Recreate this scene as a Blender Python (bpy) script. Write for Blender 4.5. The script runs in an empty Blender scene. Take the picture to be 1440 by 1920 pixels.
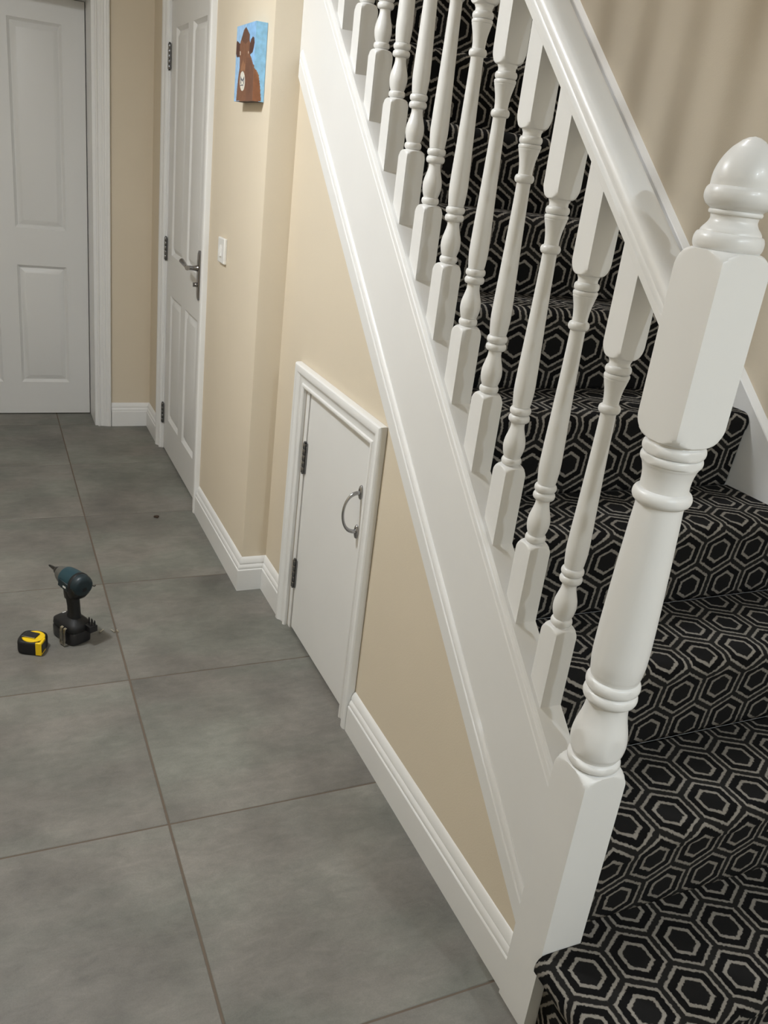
import bpy, bmesh, math, random
from mathutils import Vector, Matrix
random.seed(7)
SC = bpy.context.scene
COL = SC.collection

# ------------------------------------------------------------------ camera
CAM_F = 1591.533            # focal length in pixels of the 1440x1920 frame
CAM_P = Vector((-0.322375, -1.541469, 1.465498))
YAW, PITCH, ROLL = 0.463783, -0.388367, -0.127766
fwd = Vector((math.sin(YAW)*math.cos(PITCH), math.cos(YAW)*math.cos(PITCH), math.sin(PITCH)))
rgt = fwd.cross(Vector((0, 0, 1))).normalized()
dwn = fwd.cross(rgt)
c_, s_ = math.cos(ROLL), math.sin(ROLL)
right, down = c_*rgt + s_*dwn, -s_*rgt + c_*dwn
cd = bpy.data.cameras.new('camera')
cam = bpy.data.objects.new('camera', cd)
COL.objects.link(cam)
M = Matrix((right, -down, -fwd)).transposed().to_4x4()
M.translation = CAM_P
cam.matrix_world = M
cd.sensor_fit = 'VERTICAL'
cd.sensor_height = 36.0
cd.lens = 36.0*CAM_F/1920.0
cd.clip_start = 0.02
SC.camera = cam

# ------------------------------------------------------------------ world, lights, exposure
w = bpy.data.worlds.new('world')
SC.world = w
w.use_nodes = True
w.node_tree.nodes['Background'].inputs[0].default_value = (0.9, 0.93, 1.0, 1)
w.node_tree.nodes['Background'].inputs[1].default_value = 0.02
SC.view_settings.view_transform = 'Standard'
SC.view_settings.look = 'None'
SC.view_settings.gamma = 1.0
SC.view_settings.use_curve_mapping = False
SC.view_settings.exposure = 0.0

def lamp(name, loc, power, size, colour, spread=180):
    l = bpy.data.lights.new(name, 'AREA')
    l.shape = 'DISK'
    l.size = size
    l.energy = power
    l.color = colour
    l.spread = math.radians(spread)
    o = bpy.data.objects.new(name, l)
    COL.objects.link(o)
    o.location = loc
    return o
# three ceiling downlights of the hall (outside the frame)
lamp('hall_downlight', (-0.66, 0.65, 2.395), 24.0, 0.16, (0.92, 0.96, 1.0))
bulb = bpy.data.lights.new('hall_bulb', 'POINT')
bulb.energy = 17.0
bulb.shadow_soft_size = 0.07
bulb.color = (0.92, 0.96, 1.0)
bo = bpy.data.objects.new('hall_bulb', bulb)
COL.objects.link(bo)
bo.location = (-0.66, 0.65, 2.33)
lamp('entrance_downlight', (0.44, -2.75, 2.395), 34.0, 0.08, (0.84, 0.93, 1.0))
lamp('entrance_downlight', (1.05, -2.3, 2.395), 14.0, 0.08, (0.84, 0.93, 1.0))
lamp('stairwell_fill', (0.72, 1.60, 4.98), 40.0, 0.30, (0.95, 0.97, 1.0))  # added unseen fill from above, brightens the stairwell wall and softens its bands

# ------------------------------------------------------------------ materials
def newmat(name):
    m = bpy.data.materials.new(name)
    m.use_nodes = True
    return m, m.node_tree.nodes, m.node_tree.links, m.node_tree.nodes['Principled BSDF']

def mat(name, col, rough=0.5, metal=0.0, spec=0.5, bump=0.0, bscale=200.0, var=0.0, vscale=3.0, coat=0.0):
    m, n, l, b = newmat(name)
    b.inputs['Base Color'].default_value = (*col, 1)
    b.inputs['Roughness'].default_value = rough
    b.inputs['Metallic'].default_value = metal
    b.inputs['Specular IOR Level'].default_value = spec
    b.inputs['Coat Weight'].default_value = coat
    b.inputs['Coat Roughness'].default_value = 0.12
    tc = n.new('ShaderNodeTexCoord')
    if var > 0:
        nz = n.new('ShaderNodeTexNoise'); nz.inputs['Scale'].default_value = vscale; nz.inputs['Detail'].default_value = 4
        l.new(tc.outputs['Object'], nz.inputs['Vector'])
        mr = n.new('ShaderNodeMapRange')
        mr.inputs['From Min'].default_value = 0.3; mr.inputs['From Max'].default_value = 0.7
        mr.inputs['To Min'].default_value = 1-var; mr.inputs['To Max'].default_value = 1+var
        l.new(nz.outputs['Fac'], mr.inputs['Value'])
        mx = n.new('ShaderNodeVectorMath'); mx.operation = 'SCALE'
        mx.inputs[0].default_value = col
        l.new(mr.outputs[0], mx.inputs['Scale'])
        l.new(mx.outputs[0], b.inputs['Base Color'])
    if bump > 0:
        nz = n.new('ShaderNodeTexNoise'); nz.inputs['Scale'].default_value = bscale; nz.inputs['Detail'].default_value = 3
        l.new(tc.outputs['Object'], nz.inputs['Vector'])
        bp = n.new('ShaderNodeBump'); bp.inputs['Strength'].default_value = bump; bp.inputs['Distance'].default_value = 0.002
        l.new(nz.outputs['Fac'], bp.inputs['Height'])
        l.new(bp.outputs[0], b.inputs['Normal'])
    return m

WHITE = mat('white_gloss_paint', (0.80, 0.795, 0.78), 0.36, spec=0.45, bump=0.06, bscale=60, var=0.012, vscale=6, coat=0.06)
DOORW = mat('white_door_paint', (0.72, 0.715, 0.70), 0.42, bump=0.08, bscale=160)
WALL = mat('cream_wall_paint', (0.70, 0.615, 0.485), 0.75, spec=0.25, bump=0.15, bscale=260, var=0.02, vscale=2.5)
CEIL = mat('ceiling_paint', (0.80, 0.79, 0.76), 0.9)
GROUT = mat('brown_grout', (0.13, 0.10, 0.075), 0.95, bump=0.2)
CHROME = mat('polished_steel', (0.42, 0.42, 0.43), 0.2, metal=1.0)
DARKCHROME = mat('dark_nickel', (0.30, 0.29, 0.29), 0.22, metal=1.0)
HINGE = mat('steel_hinge', (0.22, 0.22, 0.225), 0.25, metal=1.0)
PLASTIC = mat('white_plastic', (0.82, 0.81, 0.78), 0.3)
BLACKP = mat('black_rubber', (0.010, 0.010, 0.011), 0.55, spec=0.35, bump=0.1, bscale=400)
BLACKS = mat('black_satin_plastic', (0.012, 0.012, 0.014), 0.32)
TEAL = mat('teal_plastic', (0.008, 0.042, 0.058), 0.38)
NAVY = mat('dark_teal_plastic', (0.005, 0.017, 0.024), 0.42)
GREYM = mat('grey_cast_metal', (0.16, 0.16, 0.15), 0.45, metal=0.6)
YELLOW = mat('yellow_plastic', (0.85, 0.56, 0.005), 0.35)
BITM = mat('dark_bit_steel', (0.05, 0.05, 0.05), 0.35, metal=0.8)
SCREWM = mat('zinc_screw', (0.62, 0.58, 0.48), 0.3, metal=1.0)
WHITEP = mat('white_print', (0.75, 0.75, 0.74), 0.4)
CRUMB = mat('brown_crumb', (0.05, 0.03, 0.018), 0.9)
CANVASB = mat('canvas_underside', (0.10, 0.07, 0.055), 0.8)
SHADOWGAP = mat('cupboard_lining', (0.25, 0.23, 0.2), 0.9)

def tile_material():
    m, n, l, b = newmat('grey_stone_tile')
    tc = n.new('ShaderNodeTexCoord'); oi = n.new('ShaderNodeObjectInfo')
    off = n.new('ShaderNodeVectorMath'); off.operation = 'SCALE'; off.inputs[0].default_value = (13.7, 9.3, 5.1)
    l.new(oi.outputs['Random'], off.inputs['Scale'])
    ad = n.new('ShaderNodeVectorMath'); ad.operation = 'ADD'
    l.new(tc.outputs['Object'], ad.inputs[0]); l.new(off.outputs[0], ad.inputs[1])
    st = n.new('ShaderNodeVectorMath'); st.operation = 'MULTIPLY'; st.inputs[1].default_value = (1.0, 2.4, 1.0)
    l.new(ad.outputs[0], st.inputs[0])
    n1 = n.new('ShaderNodeTexNoise'); n1.inputs['Scale'].default_value = 3.2; n1.inputs['Detail'].default_value = 7; n1.inputs['Roughness'].default_value = 0.62
    n2 = n.new('ShaderNodeTexNoise'); n2.inputs['Scale'].default_value = 16; n2.inputs['Detail'].default_value = 8; n2.inputs['Roughness'].default_value = 0.7; n2.inputs['Distortion'].default_value = 0.6
    n3 = n.new('ShaderNodeTexNoise'); n3.inputs['Scale'].default_value = 420; n3.inputs['Detail'].default_value = 2
    n4 = n.new('ShaderNodeTexNoise'); n4.inputs['Scale'].default_value = 2.1; n4.inputs['Detail'].default_value = 3
    l.new(ad.outputs[0], n1.inputs['Vector']); l.new(st.outputs[0], n2.inputs['Vector']); l.new(ad.outputs[0], n3.inputs['Vector']); l.new(st.outputs[0], n4.inputs['Vector'])
    r1 = n.new('ShaderNodeValToRGB')
    e = r1.color_ramp.elements
    e[0].position = 0.30; e[0].color = (0.120, 0.117, 0.104, 1)
    e[1].position = 0.68; e[1].color = (0.232, 0.224, 0.199, 1)
    l.new(n1.outputs['Fac'], r1.inputs['Fac'])
    r2 = n.new('ShaderNodeMapRange'); r2.inputs['From Min'].default_value = 0.3; r2.inputs['From Max'].default_value = 0.68; r2.inputs['To Min'].default_value = 0.84; r2.inputs['To Max'].default_value = 1.09
    l.new(n2.outputs['Fac'], r2.inputs['Value'])
    r3 = n.new('ShaderNodeMapRange'); r3.inputs['From Min'].default_value = 0.3; r3.inputs['From Max'].default_value = 0.7; r3.inputs['To Min'].default_value = 0.93; r3.inputs['To Max'].default_value = 1.06
    l.new(n3.outputs['Fac'], r3.inputs['Value'])
    mu = n.new('ShaderNodeMath'); mu.operation = 'MULTIPLY'
    l.new(r2.outputs[0], mu.inputs[0]); l.new(r3.outputs[0], mu.inputs[1])
    sc = n.new('ShaderNodeVectorMath'); sc.operation = 'SCALE'
    l.new(r1.outputs[0], sc.inputs[0]); l.new(mu.outputs[0], sc.inputs['Scale'])
    # faint pinkish / greenish clouding
    tint = n.new('ShaderNodeMix'); tint.data_type = 'RGBA'
    tint.inputs['A'].default_value = (0.975, 1.0, 0.975, 1); tint.inputs['B'].default_value = (1.03, 0.99, 0.985, 1)
    r4 = n.new('ShaderNodeMapRange'); r4.inputs['From Min'].default_value = 0.4; r4.inputs['From Max'].default_value = 0.6
    l.new(n4.outputs['Fac'], r4.inputs['Value']); l.new(r4.outputs[0], tint.inputs['Factor'])
    mm = n.new('ShaderNodeVectorMath'); mm.operation = 'MULTIPLY'
    l.new(sc.outputs[0], mm.inputs[0]); l.new(tint.outputs['Result'], mm.inputs[1])
    l.new(mm.outputs[0], b.inputs['Base Color'])
    b.inputs['Roughness'].default_value = 0.5
    b.inputs['Specular IOR Level'].default_value = 0.35
    bp = n.new('ShaderNodeBump'); bp.inputs['Strength'].default_value = 0.08; bp.inputs['Distance'].default_value = 0.001
    l.new(n3.outputs['Fac'], bp.inputs['Height']); l.new(bp.outputs[0], b.inputs['Normal'])
    return m
TILE = tile_material()

def carpet_material():
    m, n, l, b = newmat('hexagon_pattern_carpet')
    uv = n.new('ShaderNodeUVMap'); uv.uv_map = 'UVMap'
    def vm(op, a, bb=None, scale=None):
        x = n.new('ShaderNodeVectorMath'); x.operation = op
        if isinstance(a, tuple): x.inputs[0].default_value = a
        else: l.new(a, x.inputs[0])
        if bb is not None:
            if isinstance(bb, tuple): x.inputs[1].default_value = bb
            else: l.new(bb, x.inputs[1])
        if scale is not None: x.inputs['Scale'].default_value = scale
        return x
    def mt(op, a, bb=None, cc=None):
        x = n.new('ShaderNodeMath'); x.operation = op
        for i, q in enumerate((a, bb, cc)):
            if q is None: continue
            if isinstance(q, (int, float)): x.inputs[i].default_value = q
            else: l.new(q, x.inputs[i])
        return x.outputs[0]
    nz = n.new('ShaderNodeTexNoise'); nz.noise_dimensions = '2D'; nz.inputs['Scale'].default_value = 17; nz.inputs['Detail'].default_value = 3
    l.new(uv.outputs[0], nz.inputs['Vector'])
    ws = vm('SCALE', vm('SUBTRACT', nz.outputs['Color'], (0.5, 0.5, 0.5)).outputs[0], scale=0.05).outputs[0]
    p = vm('ADD', vm('ADD', uv.outputs[0], ws).outputs[0], (200.0, 200*math.sqrt(3)/1.0, 0)).outputs[0]
    S = (1.0, math.sqrt(3), 1.0)
    ps = vm('DIVIDE', p, S).outputs[0]
    def cell(src):
        f = vm('FRACTION', src).outputs[0]
        return vm('MULTIPLY', vm('SUBTRACT', f, (0.5, 0.5, 0.0)).outputs[0], (1.0, math.sqrt(3), 0.0)).outputs[0]
    A = cell(ps)
    B = cell(vm('ADD', ps, (0.5, 0.5, 0)).outputs[0])
    la = vm('DOT_PRODUCT', A, A).outputs['Value']
    lb = vm('DOT_PRODUCT', B, B).outputs['Value']
    sel = mt('LESS_THAN', la, lb)
    mx = n.new('ShaderNodeMix'); mx.data_type = 'VECTOR'
    l.new(sel, mx.inputs['Factor']); l.new(B, mx.inputs['A']); l.new(A, mx.inputs['B'])
    ab = vm('ABSOLUTE', mx.outputs['Result']).outputs[0]
    sp = n.new('ShaderNodeSeparateXYZ'); l.new(ab, sp.inputs[0])
    d = mt('MAXIMUM', sp.outputs[0], mt('ADD', mt('MULTIPLY', sp.outputs[0], 0.5), mt('MULTIPLY', sp.outputs[1], 0.8660254)))
    nf = n.new('ShaderNodeTexNoise'); nf.noise_dimensions = '2D'; nf.inputs['Scale'].default_value = 60; nf.inputs['Detail'].default_value = 2
    l.new(uv.outputs[0], nf.inputs['Vector'])
    d = mt('ADD', d, mt('MULTIPLY', mt('SUBTRACT', nf.outputs['Fac'], 0.5), 0.022))
    def band(c, h, soft=0.010):
        r = n.new('ShaderNodeMapRange'); r.interpolation_type = 'SMOOTHSTEP'
        r.inputs['From Min'].default_value = h+soft; r.inputs['From Max'].default_value = h-soft
        l.new(mt('ABSOLUTE', mt('SUBTRACT', d, c)), r.inputs['Value'])
        return r.outputs[0]
    line = mt('MAXIMUM', band(0.424, 0.025), band(0.242, 0.030))
    ramp = n.new('ShaderNodeValToRGB'); ramp.color_ramp.interpolation = 'CONSTANT'
    e = ramp.color_ramp.elements
    e[0].position = 0.0; e[0].color = (0.0125, 0.0120, 0.0118, 1)
    e[1].position = 0.238; e[1].color = (0.0072, 0.0070, 0.0070, 1)
    x = e.new(0.44); x.color = (0.0175, 0.0165, 0.0155, 1)
    l.new(d, ramp.inputs['Fac'])
    fib = n.new('ShaderNodeTexNoise'); fib.noise_dimensions = '2D'; fib.inputs['Scale'].default_value = 130; fib.inputs['Detail'].default_value = 3
    l.new(uv.outputs[0], fib.inputs['Vector'])
    fr = n.new('ShaderNodeMapRange'); fr.inputs['From Min'].default_value = 0.3; fr.inputs['From Max'].default_value = 0.7; fr.inputs['To Min'].default_value = 0.72; fr.inputs['To Max'].default_value = 1.25
    l.new(fib.outputs['Fac'], fr.inputs['Value'])
    mc = n.new('ShaderNodeMix'); mc.data_type = 'RGBA'
    l.new(line, mc.inputs['Factor']); l.new(ramp.outputs[0], mc.inputs['A'])
    mc.inputs['B'].default_value = (0.262, 0.240, 0.208, 1)
    sc = vm('SCALE', mc.outputs['Result'])
    l.new(fr.outputs[0], sc.inputs['Scale'])
    l.new(sc.outputs[0], b.inputs['Base Color'])
    b.inputs['Roughness'].default_value = 1.0
    b.inputs['Specular IOR Level'].default_value = 0.0
    b.inputs['Sheen Weight'].default_value = 0.02
    b.inputs['Sheen Roughness'].default_value = 0.6
    bp = n.new('ShaderNodeBump'); bp.inputs['Strength'].default_value = 0.5; bp.inputs['Distance'].default_value = 0.003
    l.new(fib.outputs['Fac'], bp.inputs['Height']); l.new(bp.outputs[0], b.inputs['Normal'])
    return m
CARPET = carpet_material()

def paint_material():
    m, n, l, b = newmat('painted_canvas')
    at = n.new('ShaderNodeAttribute'); at.attribute_name = 'paint'
    tc = n.new('ShaderNodeTexCoord')
    nz = n.new('ShaderNodeTexNoise'); nz.inputs['Scale'].default_value = 70; nz.inputs['Detail'].default_value = 4
    l.new(tc.outputs['Object'], nz.inputs['Vector'])
    mr = n.new('ShaderNodeMapRange'); mr.inputs['From Min'].default_value = 0.3; mr.inputs['From Max'].default_value = 0.7; mr.inputs['To Min'].default_value = 0.85; mr.inputs['To Max'].default_value = 1.12
    l.new(nz.outputs['Fac'], mr.inputs['Value'])
    sc = n.new('ShaderNodeVectorMath'); sc.operation = 'SCALE'
    l.new(at.outputs['Color'], sc.inputs[0]); l.new(mr.outputs[0], sc.inputs['Scale'])
    l.new(sc.outputs[0], b.inputs['Base Color'])
    b.inputs['Roughness'].default_value = 0.6
    return m
PAINT = paint_material()

# ------------------------------------------------------------------ mesh helpers
class MB:
    def __init__(self): self.v = []; self.f = []; self.uv = {}; self.mi = []
    def add(self, verts, faces, mi=0):
        b = len(self.v)
        self.v += [tuple(q) for q in verts]
        for f in faces:
            self.f.append(tuple(b+i for i in f)); self.mi.append(mi)
        return b
    def box(self, x0, x1, y0, y1, z0, z1, mi=0):
        V = [(x, y, z) for x in (x0, x1) for y in (y0, y1) for z in (z0, z1)]
        F = [(0, 1, 3, 2), (4, 6, 7, 5), (0, 4, 5, 1), (2, 3, 7, 6), (0, 2, 6, 4), (1, 5, 7, 3)]
        self.add(V, F, mi)
    def loft(self, rings, cap=True, mi=0, closed=True):
        n = len(rings[0]); b = len(self.v)
        for r in rings: self.v += [tuple(q) for q in r]
        for i in range(len(rings)-1):
            for j in range(n if closed else n-1):
                k = (j+1) % n
                self.f.append((b+i*n+j, b+i*n+k, b+(i+1)*n+k, b+(i+1)*n+j)); self.mi.append(mi)
        if cap:
            self.f.append(tuple(b+j for j in range(n))); self.mi.append(mi)
            self.f.append(tuple(b+(len(rings)-1)*n+j for j in range(n))); self.mi.append(mi)
    def lathe(self, zr, cx=0, cy=0, n=32, half=None, mi=0):
        rings = []
        for z, r in zr:
            ring = []
            for i in range(n):
                t = 2*math.pi*i/n + math.pi/4
                c, s = math.cos(t), math.sin(t)
                rr = r
                if half is not None:
                    rr = min(r, half/max(abs(c), abs(s)))
                ring.append((cx+rr*c, cy+rr*s, z))
            rings.append(ring)
        self.loft(rings, True, mi)
    def tube(self, pts, r, n=12, mi=0):
        rings = []
        pts = [Vector(p) for p in pts]
        rad = r if isinstance(r, (list, tuple)) else [r]*len(pts)
        up = None
        for i, p in enumerate(pts):
            t = (pts[min(i+1, len(pts)-1)]-pts[max(i-1, 0)]).normalized()
            if up is None:
                up = Vector((0, 0, 1)) if abs(t.z) < 0.9 else Vector((1, 0, 0))
            a = t.cross(up).normalized(); bb = a.cross(t).normalized(); up = bb
            rings.append([p + rad[i]*(math.cos(2*math.pi*k/n)*a + math.sin(2*math.pi*k/n)*bb) for k in range(n)])
        self.loft(rings, True, mi)
    def prism(self, poly, fn, t0, t1, mi=0):
        """extrude 2-D polygon: fn(p, t) -> 3-D"""
        n = len(poly)
        self.loft([[fn(p, t0) for p in poly], [fn(p, t1) for p in poly]], True, mi)
    def sweep(self, path, prof, to3, side=1, mi=0):
        """profile (a,t) swept along a 2-D path with mitred corners"""
        P = [Vector(p) for p in path]
        rings = []
        for i, p in enumerate(P):
            ns = []
            if i > 0: d = (P[i]-P[i-1]).normalized(); ns.append(Vector((-d.y, d.x))*side)
            if i < len(P)-1: d = (P[i+1]-P[i]).normalized(); ns.append(Vector((-d.y, d.x))*side)
            m = ns[0] if len(ns) == 1 else (ns[0]+ns[1])/(1+ns[0].dot(ns[1]))
            rings.append([to3(p+m*a, t) for a, t in prof])
        self.loft(rings, True, mi)
    def build(self, name, mats, parent=None, sharp=35, bevel=0, loc=None, rotz=0, segs=2):
        me = bpy.data.meshes.new(name)
        me.from_pydata(self.v, [], self.f)
        if not isinstance(mats, (list, tuple)): mats = [mats]
        for m in mats: me.materials.append(m)
        for i, p in enumerate(me.polygons): p.material_index = self.mi[i]
        bm = bmesh.new(); bm.from_mesh(me)
        bmesh.ops.recalc_face_normals(bm, faces=bm.faces)
        bm.to_mesh(me); bm.free()
        me.shade_smooth()
        me.set_sharp_from_angle(angle=math.radians(sharp))
        o = bpy.data.objects.new(name, me)
        COL.objects.link(o)
        if bevel:
            md = o.modifiers.new('bevel', 'BEVEL'); md.width = bevel; md.segments = segs; md.limit_method = 'ANGLE'; md.angle_limit = math.radians(40)
            md.harden_normals = False
        if parent is not None: o.parent = parent
        if loc is not None: o.location = loc
        if rotz: o.rotation_euler.z = rotz
        return o

def tag(o, label=None, cat=None, group=None, kind=None):
    if label: o['label'] = label
    if cat: o['category'] = cat
    if group: o['group'] = group
    if kind: o['kind'] = kind
    return o
def empty(name, loc=(0, 0, 0), rotz=0):
    o = bpy.data.objects.new(name, None)
    o.empty_display_size = 0.05
    COL.objects.link(o); o.location = loc; o.rotation_euler.z = rotz
    return o
def struct(o, label): return tag(o, label, kind='structure')
def boxo(name, m, x0, x1, y0, y1, z0, z1, parent=None, bevel=0):
    b = MB(); b.box(x0, x1, y0, y1, z0, z1)
    return b.build(name, m, parent, bevel=bevel)

# ------------------------------------------------------------------ key dimensions (metres)
RISE, GO, Y0 = 0.19745, 0.2219, -0.8962
SL = 0.89                         # slope of the flight
NX, NY, NW = 0.5187, -0.7106, 0.0851
NCX, NCY = NX+NW/2, NY+NW/2
WA, WS = 0.455, 0.542             # hall wall with the door / wall under the stairs
YC = 1.08                         # corner where the hall wall steps back
YF = 2.985                        # far wall
XW = 1.455                        # stairwell wall
CEILZ = 2.42

# ------------------------------------------------------------------ floor
XL, YB = -1.25, -4.2
fb = boxo('floor', GROUT, XL-0.1, XW+0.1, YB-0.1, 3.6, -0.06, -0.0015)
struct(fb, 'floor of large matt grey stone-look square tiles with brown grout')
def tile(x0, x1, y0, y1):
    b = MB()
    g = 0.0022; e = 0.0012
    gx = 0.0026
    X0, X1, Yy0, Yy1 = x0+gx, x1-gx, y0+g, y1-g
    rings = []
    for i, z in ((0, -0.008), (0, -e), (e, 0.0)):
        rings.append([(X0+i-cx, Yy0+i-cy, z) for cx, cy in ((x0, y0),)] + [(X1-i-x0, Yy0+i-y0, z), (X1-i-x0, Yy1-i-y0, z), (X0+i-x0, Yy1-i-y0, z)])
    b.loft(rings)
    return b
tile_mesh = {}
T = 0.6
def put_tile(x0, x1, y0, y1):
    key = (round(x1-x0, 4), round(y1-y0, 4))
    if key not in tile_mesh:
        o = tile(x0, x1, y0, y1).build('tile', TILE, fb)
        tile_mesh[key] = o
    else:
        o = tile_mesh[key].copy(); COL.objects.link(o); o.parent = fb
    o.location = (x0, y0, 0)
for j in range(-7, 6):
    y0, y1 = j*T, min((j+1)*T, 3.24)
    for i in range(-3, 3):
        x0, x1 = max(i*T, XL), (i+1)*T
        if j >= -1: x1 = min(x1, 0.5995)
        x1 = min(x1, XW)
        if x1-x0 < 0.03: continue
        put_tile(x0, x1, y0, y1)

# ------------------------------------------------------------------ walls
def wall(name, label, boxes, m=WALL, bevel=0.0):
    b = MB()
    for q in boxes: b.box(*q)
    o = b.build(name, m, bevel=bevel)
    return struct(o, label)
D1X0, D1X1 = -0.592, 0.172            # far door leaf
D2Y0, D2Y1 = 1.840, 2.605             # side door leaf
DT = 1.981
wall('wall_far', 'cream wall at the far end of the hall around the white door',
     [(XL-0.1, D1X0-0.035, YF, YF+0.32, 0, CEILZ), (D1X1+0.045, 0.60, YF, YF+0.32, 0, CEILZ), (D1X0-0.035, D1X1+0.045, YF, YF+0.32, 2.012, CEILZ),
      (XL-0.1, 0.60, YF+0.34, YF+0.40, 0, CEILZ)])
# hall wall with side door; steps back at YC
b = MB()
poly = [(WA, YC+0.004), (WA+0.001, YC+0.0012), (WA+0.004, YC), (0.598, YC), (0.598, D2Y0-0.03), (WA, D2Y0-0.03)]
b.prism(poly, lambda p, t: (p[0], p[1], t), 0, 5.0)
b.box(WA, 0.598, D2Y1+0.03, YF, 0, CEILZ)
b.box(WA, 0.598, D2Y0-0.03, D2Y1+0.03, 2.012, CEILZ)
b.box(WA+0.10, 0.598, D2Y0-0.03, D2Y1+0.03, 0, 2.012)
struct(b.build('wall_right', WALL), 'cream hall wall with the side door, picture and light switch')
# wall below the outer string, with the hatch opening
HY0, HY1, HZ = 0.288, 0.802, 0.815
b = MB()
def ws(y): return 0.7445+SL*y
yzx = lambda p, t: (t, p[0], p[1])
b.prism([(-0.6255, 0), (HY0, 0), (HY0, ws(HY0)), (-0.6255, ws(-0.6255))], yzx, WS, WS+0.03)
b.prism([(HY1, 0), (YC, 0), (YC, ws(YC)), (HY1, ws(HY1))], yzx, WS, WS+0.03)
b.prism([(HY0, HZ), (HY1, HZ), (HY1, ws(HY1)), (HY0, ws(HY0))], yzx, WS, WS+0.03)
struct(b.build('wall_stairs', WALL), 'cream triangular wall under the stairs around the cupboard door')
wall('wall_stairwell', 'plain cream wall on the far side of the staircase', [(XW, XW+0.1, YB, 4.3, 0, 5.0)])
wall('wall_left', 'cream wall on the left side of the hall, outside the view', [(XL-0.1, XL, YB, YF, 0, CEILZ)])
wall('wall_back', 'cream wall behind the viewer', [(XL-0.1, XW, YB-0.1, YB, 0, CEILZ)])
wall('wall_landing_left', 'cream upper wall on the hall side of the stairwell', [(0.45, 0.535, -0.95, YC-0.002, CEILZ+0.12, 5.0)])
wall('wall_landing_front', 'cream upper wall above the foot of the stairs', [(0.45, XW, -1.05, -0.95, CEILZ+0.12, 5.0)])
wall('wall_landing_far', 'cream wall at the head of the stairs', [(0.598, XW, 4.2, 4.3, 0, 5.0)])
wall('wall_landing_side', 'cream upper wall beside the landing', [(0.50, 0.598, D2Y1, 4.2, CEILZ+0.12, 5.0)])
wall('ceiling', 'white hall ceiling', [(XL-0.1, 0.535, YB, YF+0.3, CEILZ, CEILZ+0.12), (0.535, XW, YB, -0.95, CEILZ, CEILZ+0.12), (0.4, XW+0.1, -1.1, 4.3, 5.0, 5.1)], CEIL)

# ------------------------------------------------------------------ skirting boards
SK = [(0, 0), (.018, 0), (.018, .079), (.0165, .0815), (.0148, .082), (.0148, .0845), (.0152, .086), (.0135, .0935), (.0105, .0985), (.0092, .0995),
      (.0092, .1015), (.0105, .1035), (.0098, .1075), (.0070, .1170), (.0035, .1225), (.0010, .1245), (0, .1250)]
xyz = lambda p, t: (p.x, p.y, t)
def skirting(name, label, path, side):
    b = MB(); b.sweep(path, SK, xyz, side)
    return struct(b.build(name, WHITE, sharp=28), label)
CAS = 0.066
skirting('baseboard_far', 'white moulded skirting in the far corner between the two doors', [(D1X1+0.018+CAS+0.002, YF), (WA, YF), (WA, D2Y1+0.012+CAS+0.002)], -1)
skirting('baseboard_right', 'white moulded skirting wrapping the wall corner below the light switch', [(WA, D2Y0-0.012-CAS-0.002), (WA, YC), (WS, YC), (WS, HY1+CAS+0.002)], -1)
skirting('baseboard_stairs', 'white moulded skirting between the cupboard door and the newel post', [(WS, HY0-CAS-0.002), (WS, NY+NW)], -1)

# ------------------------------------------------------------------ doors
AR = [(0, 0), (0, .009), (.003, .0125), (.007, .0140), (.011, .0130), (.013, .0105), (.0145, .0095), (.022, .0098), (.030, .0115), (.036, .0150),
      (.0405, .0195), (.044, .0215), (.050, .0225), (.057, .0222), (.062, .0205), (.065, .0170), (.066, .0120), (.066, 0)]
FL = [(0, 0), (0, .008), (.003, .0115), (.007, .0125), (.010, .0110), (.012, .0090), (.016, .0085), (.018, .0105), (.024, .0115), (.028, .0105), (.030, .0135), (.036, .0150),
      (.040, .0135), (.042, .0165), (.048, .0185), (.052, .0175), (.0535, .0195), (.058, .0212), (.063, .0200), (.066, .0150), (.066, 0)]
def leaf_mesh(W, H, panels, thick, mp):
    """moulded panel door leaf; local u right, v up, n outwards"""
    b = MB()
    us = sorted({0, W} | {q for p in panels for q in (p[0], p[1])})
    vs = sorted({0, H} | {q for p in panels for q in (p[2], p[3])})
    LV = [(0, 0), (.0025, -.0030), (.009, -.0095), (.0125, -.0128), (.0150, -.0130), (.0375, -.0010), (.0395, -.0006)]
    for i in range(len(us)-1):
        for j in range(len(vs)-1):
            u0, u1, v0, v1 = us[i], us[i+1], vs[j], vs[j+1]
            if any(abs(p[0]-u0) < 1e-6 and abs(p[2]-v0) < 1e-6 for p in panels):
                rings = [[mp(u0+a, v0+a, d), mp(u1-a, v0+a, d), mp(u1-a, v1-a, d), mp(u0+a, v1-a, d)] for a, d in LV]
                b.loft(rings, cap=False)
                k = len(b.v)
                b.f.append((k-4, k-3, k-2, k-1)); b.mi.append(0)
            else:
                b.add([mp(u0, v0, 0), mp(u1, v0, 0), mp(u1, v1, 0), mp(u0, v1, 0)], [(0, 1, 2, 3)])
    b.add([mp(u, v, n) for n in (0, -thick) for u, v in ((0, 0), (W, 0), (W, H), (0, H))],
          [(4, 7, 6, 5), (0, 4, 5, 1), (1, 5, 6, 2), (2, 6, 7, 3), (3, 7, 4, 0)])
    return b
def four_panels(W):
    a, m = 0.103, 0.089
    pw = (W-2*a-m)/2
    return [(a, a+pw, .170, .772), (W-a-pw, W-a, .170, .772), (a, a+pw, .952, 1.868), (W-a-pw, W-a, .952, 1.868)]
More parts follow.
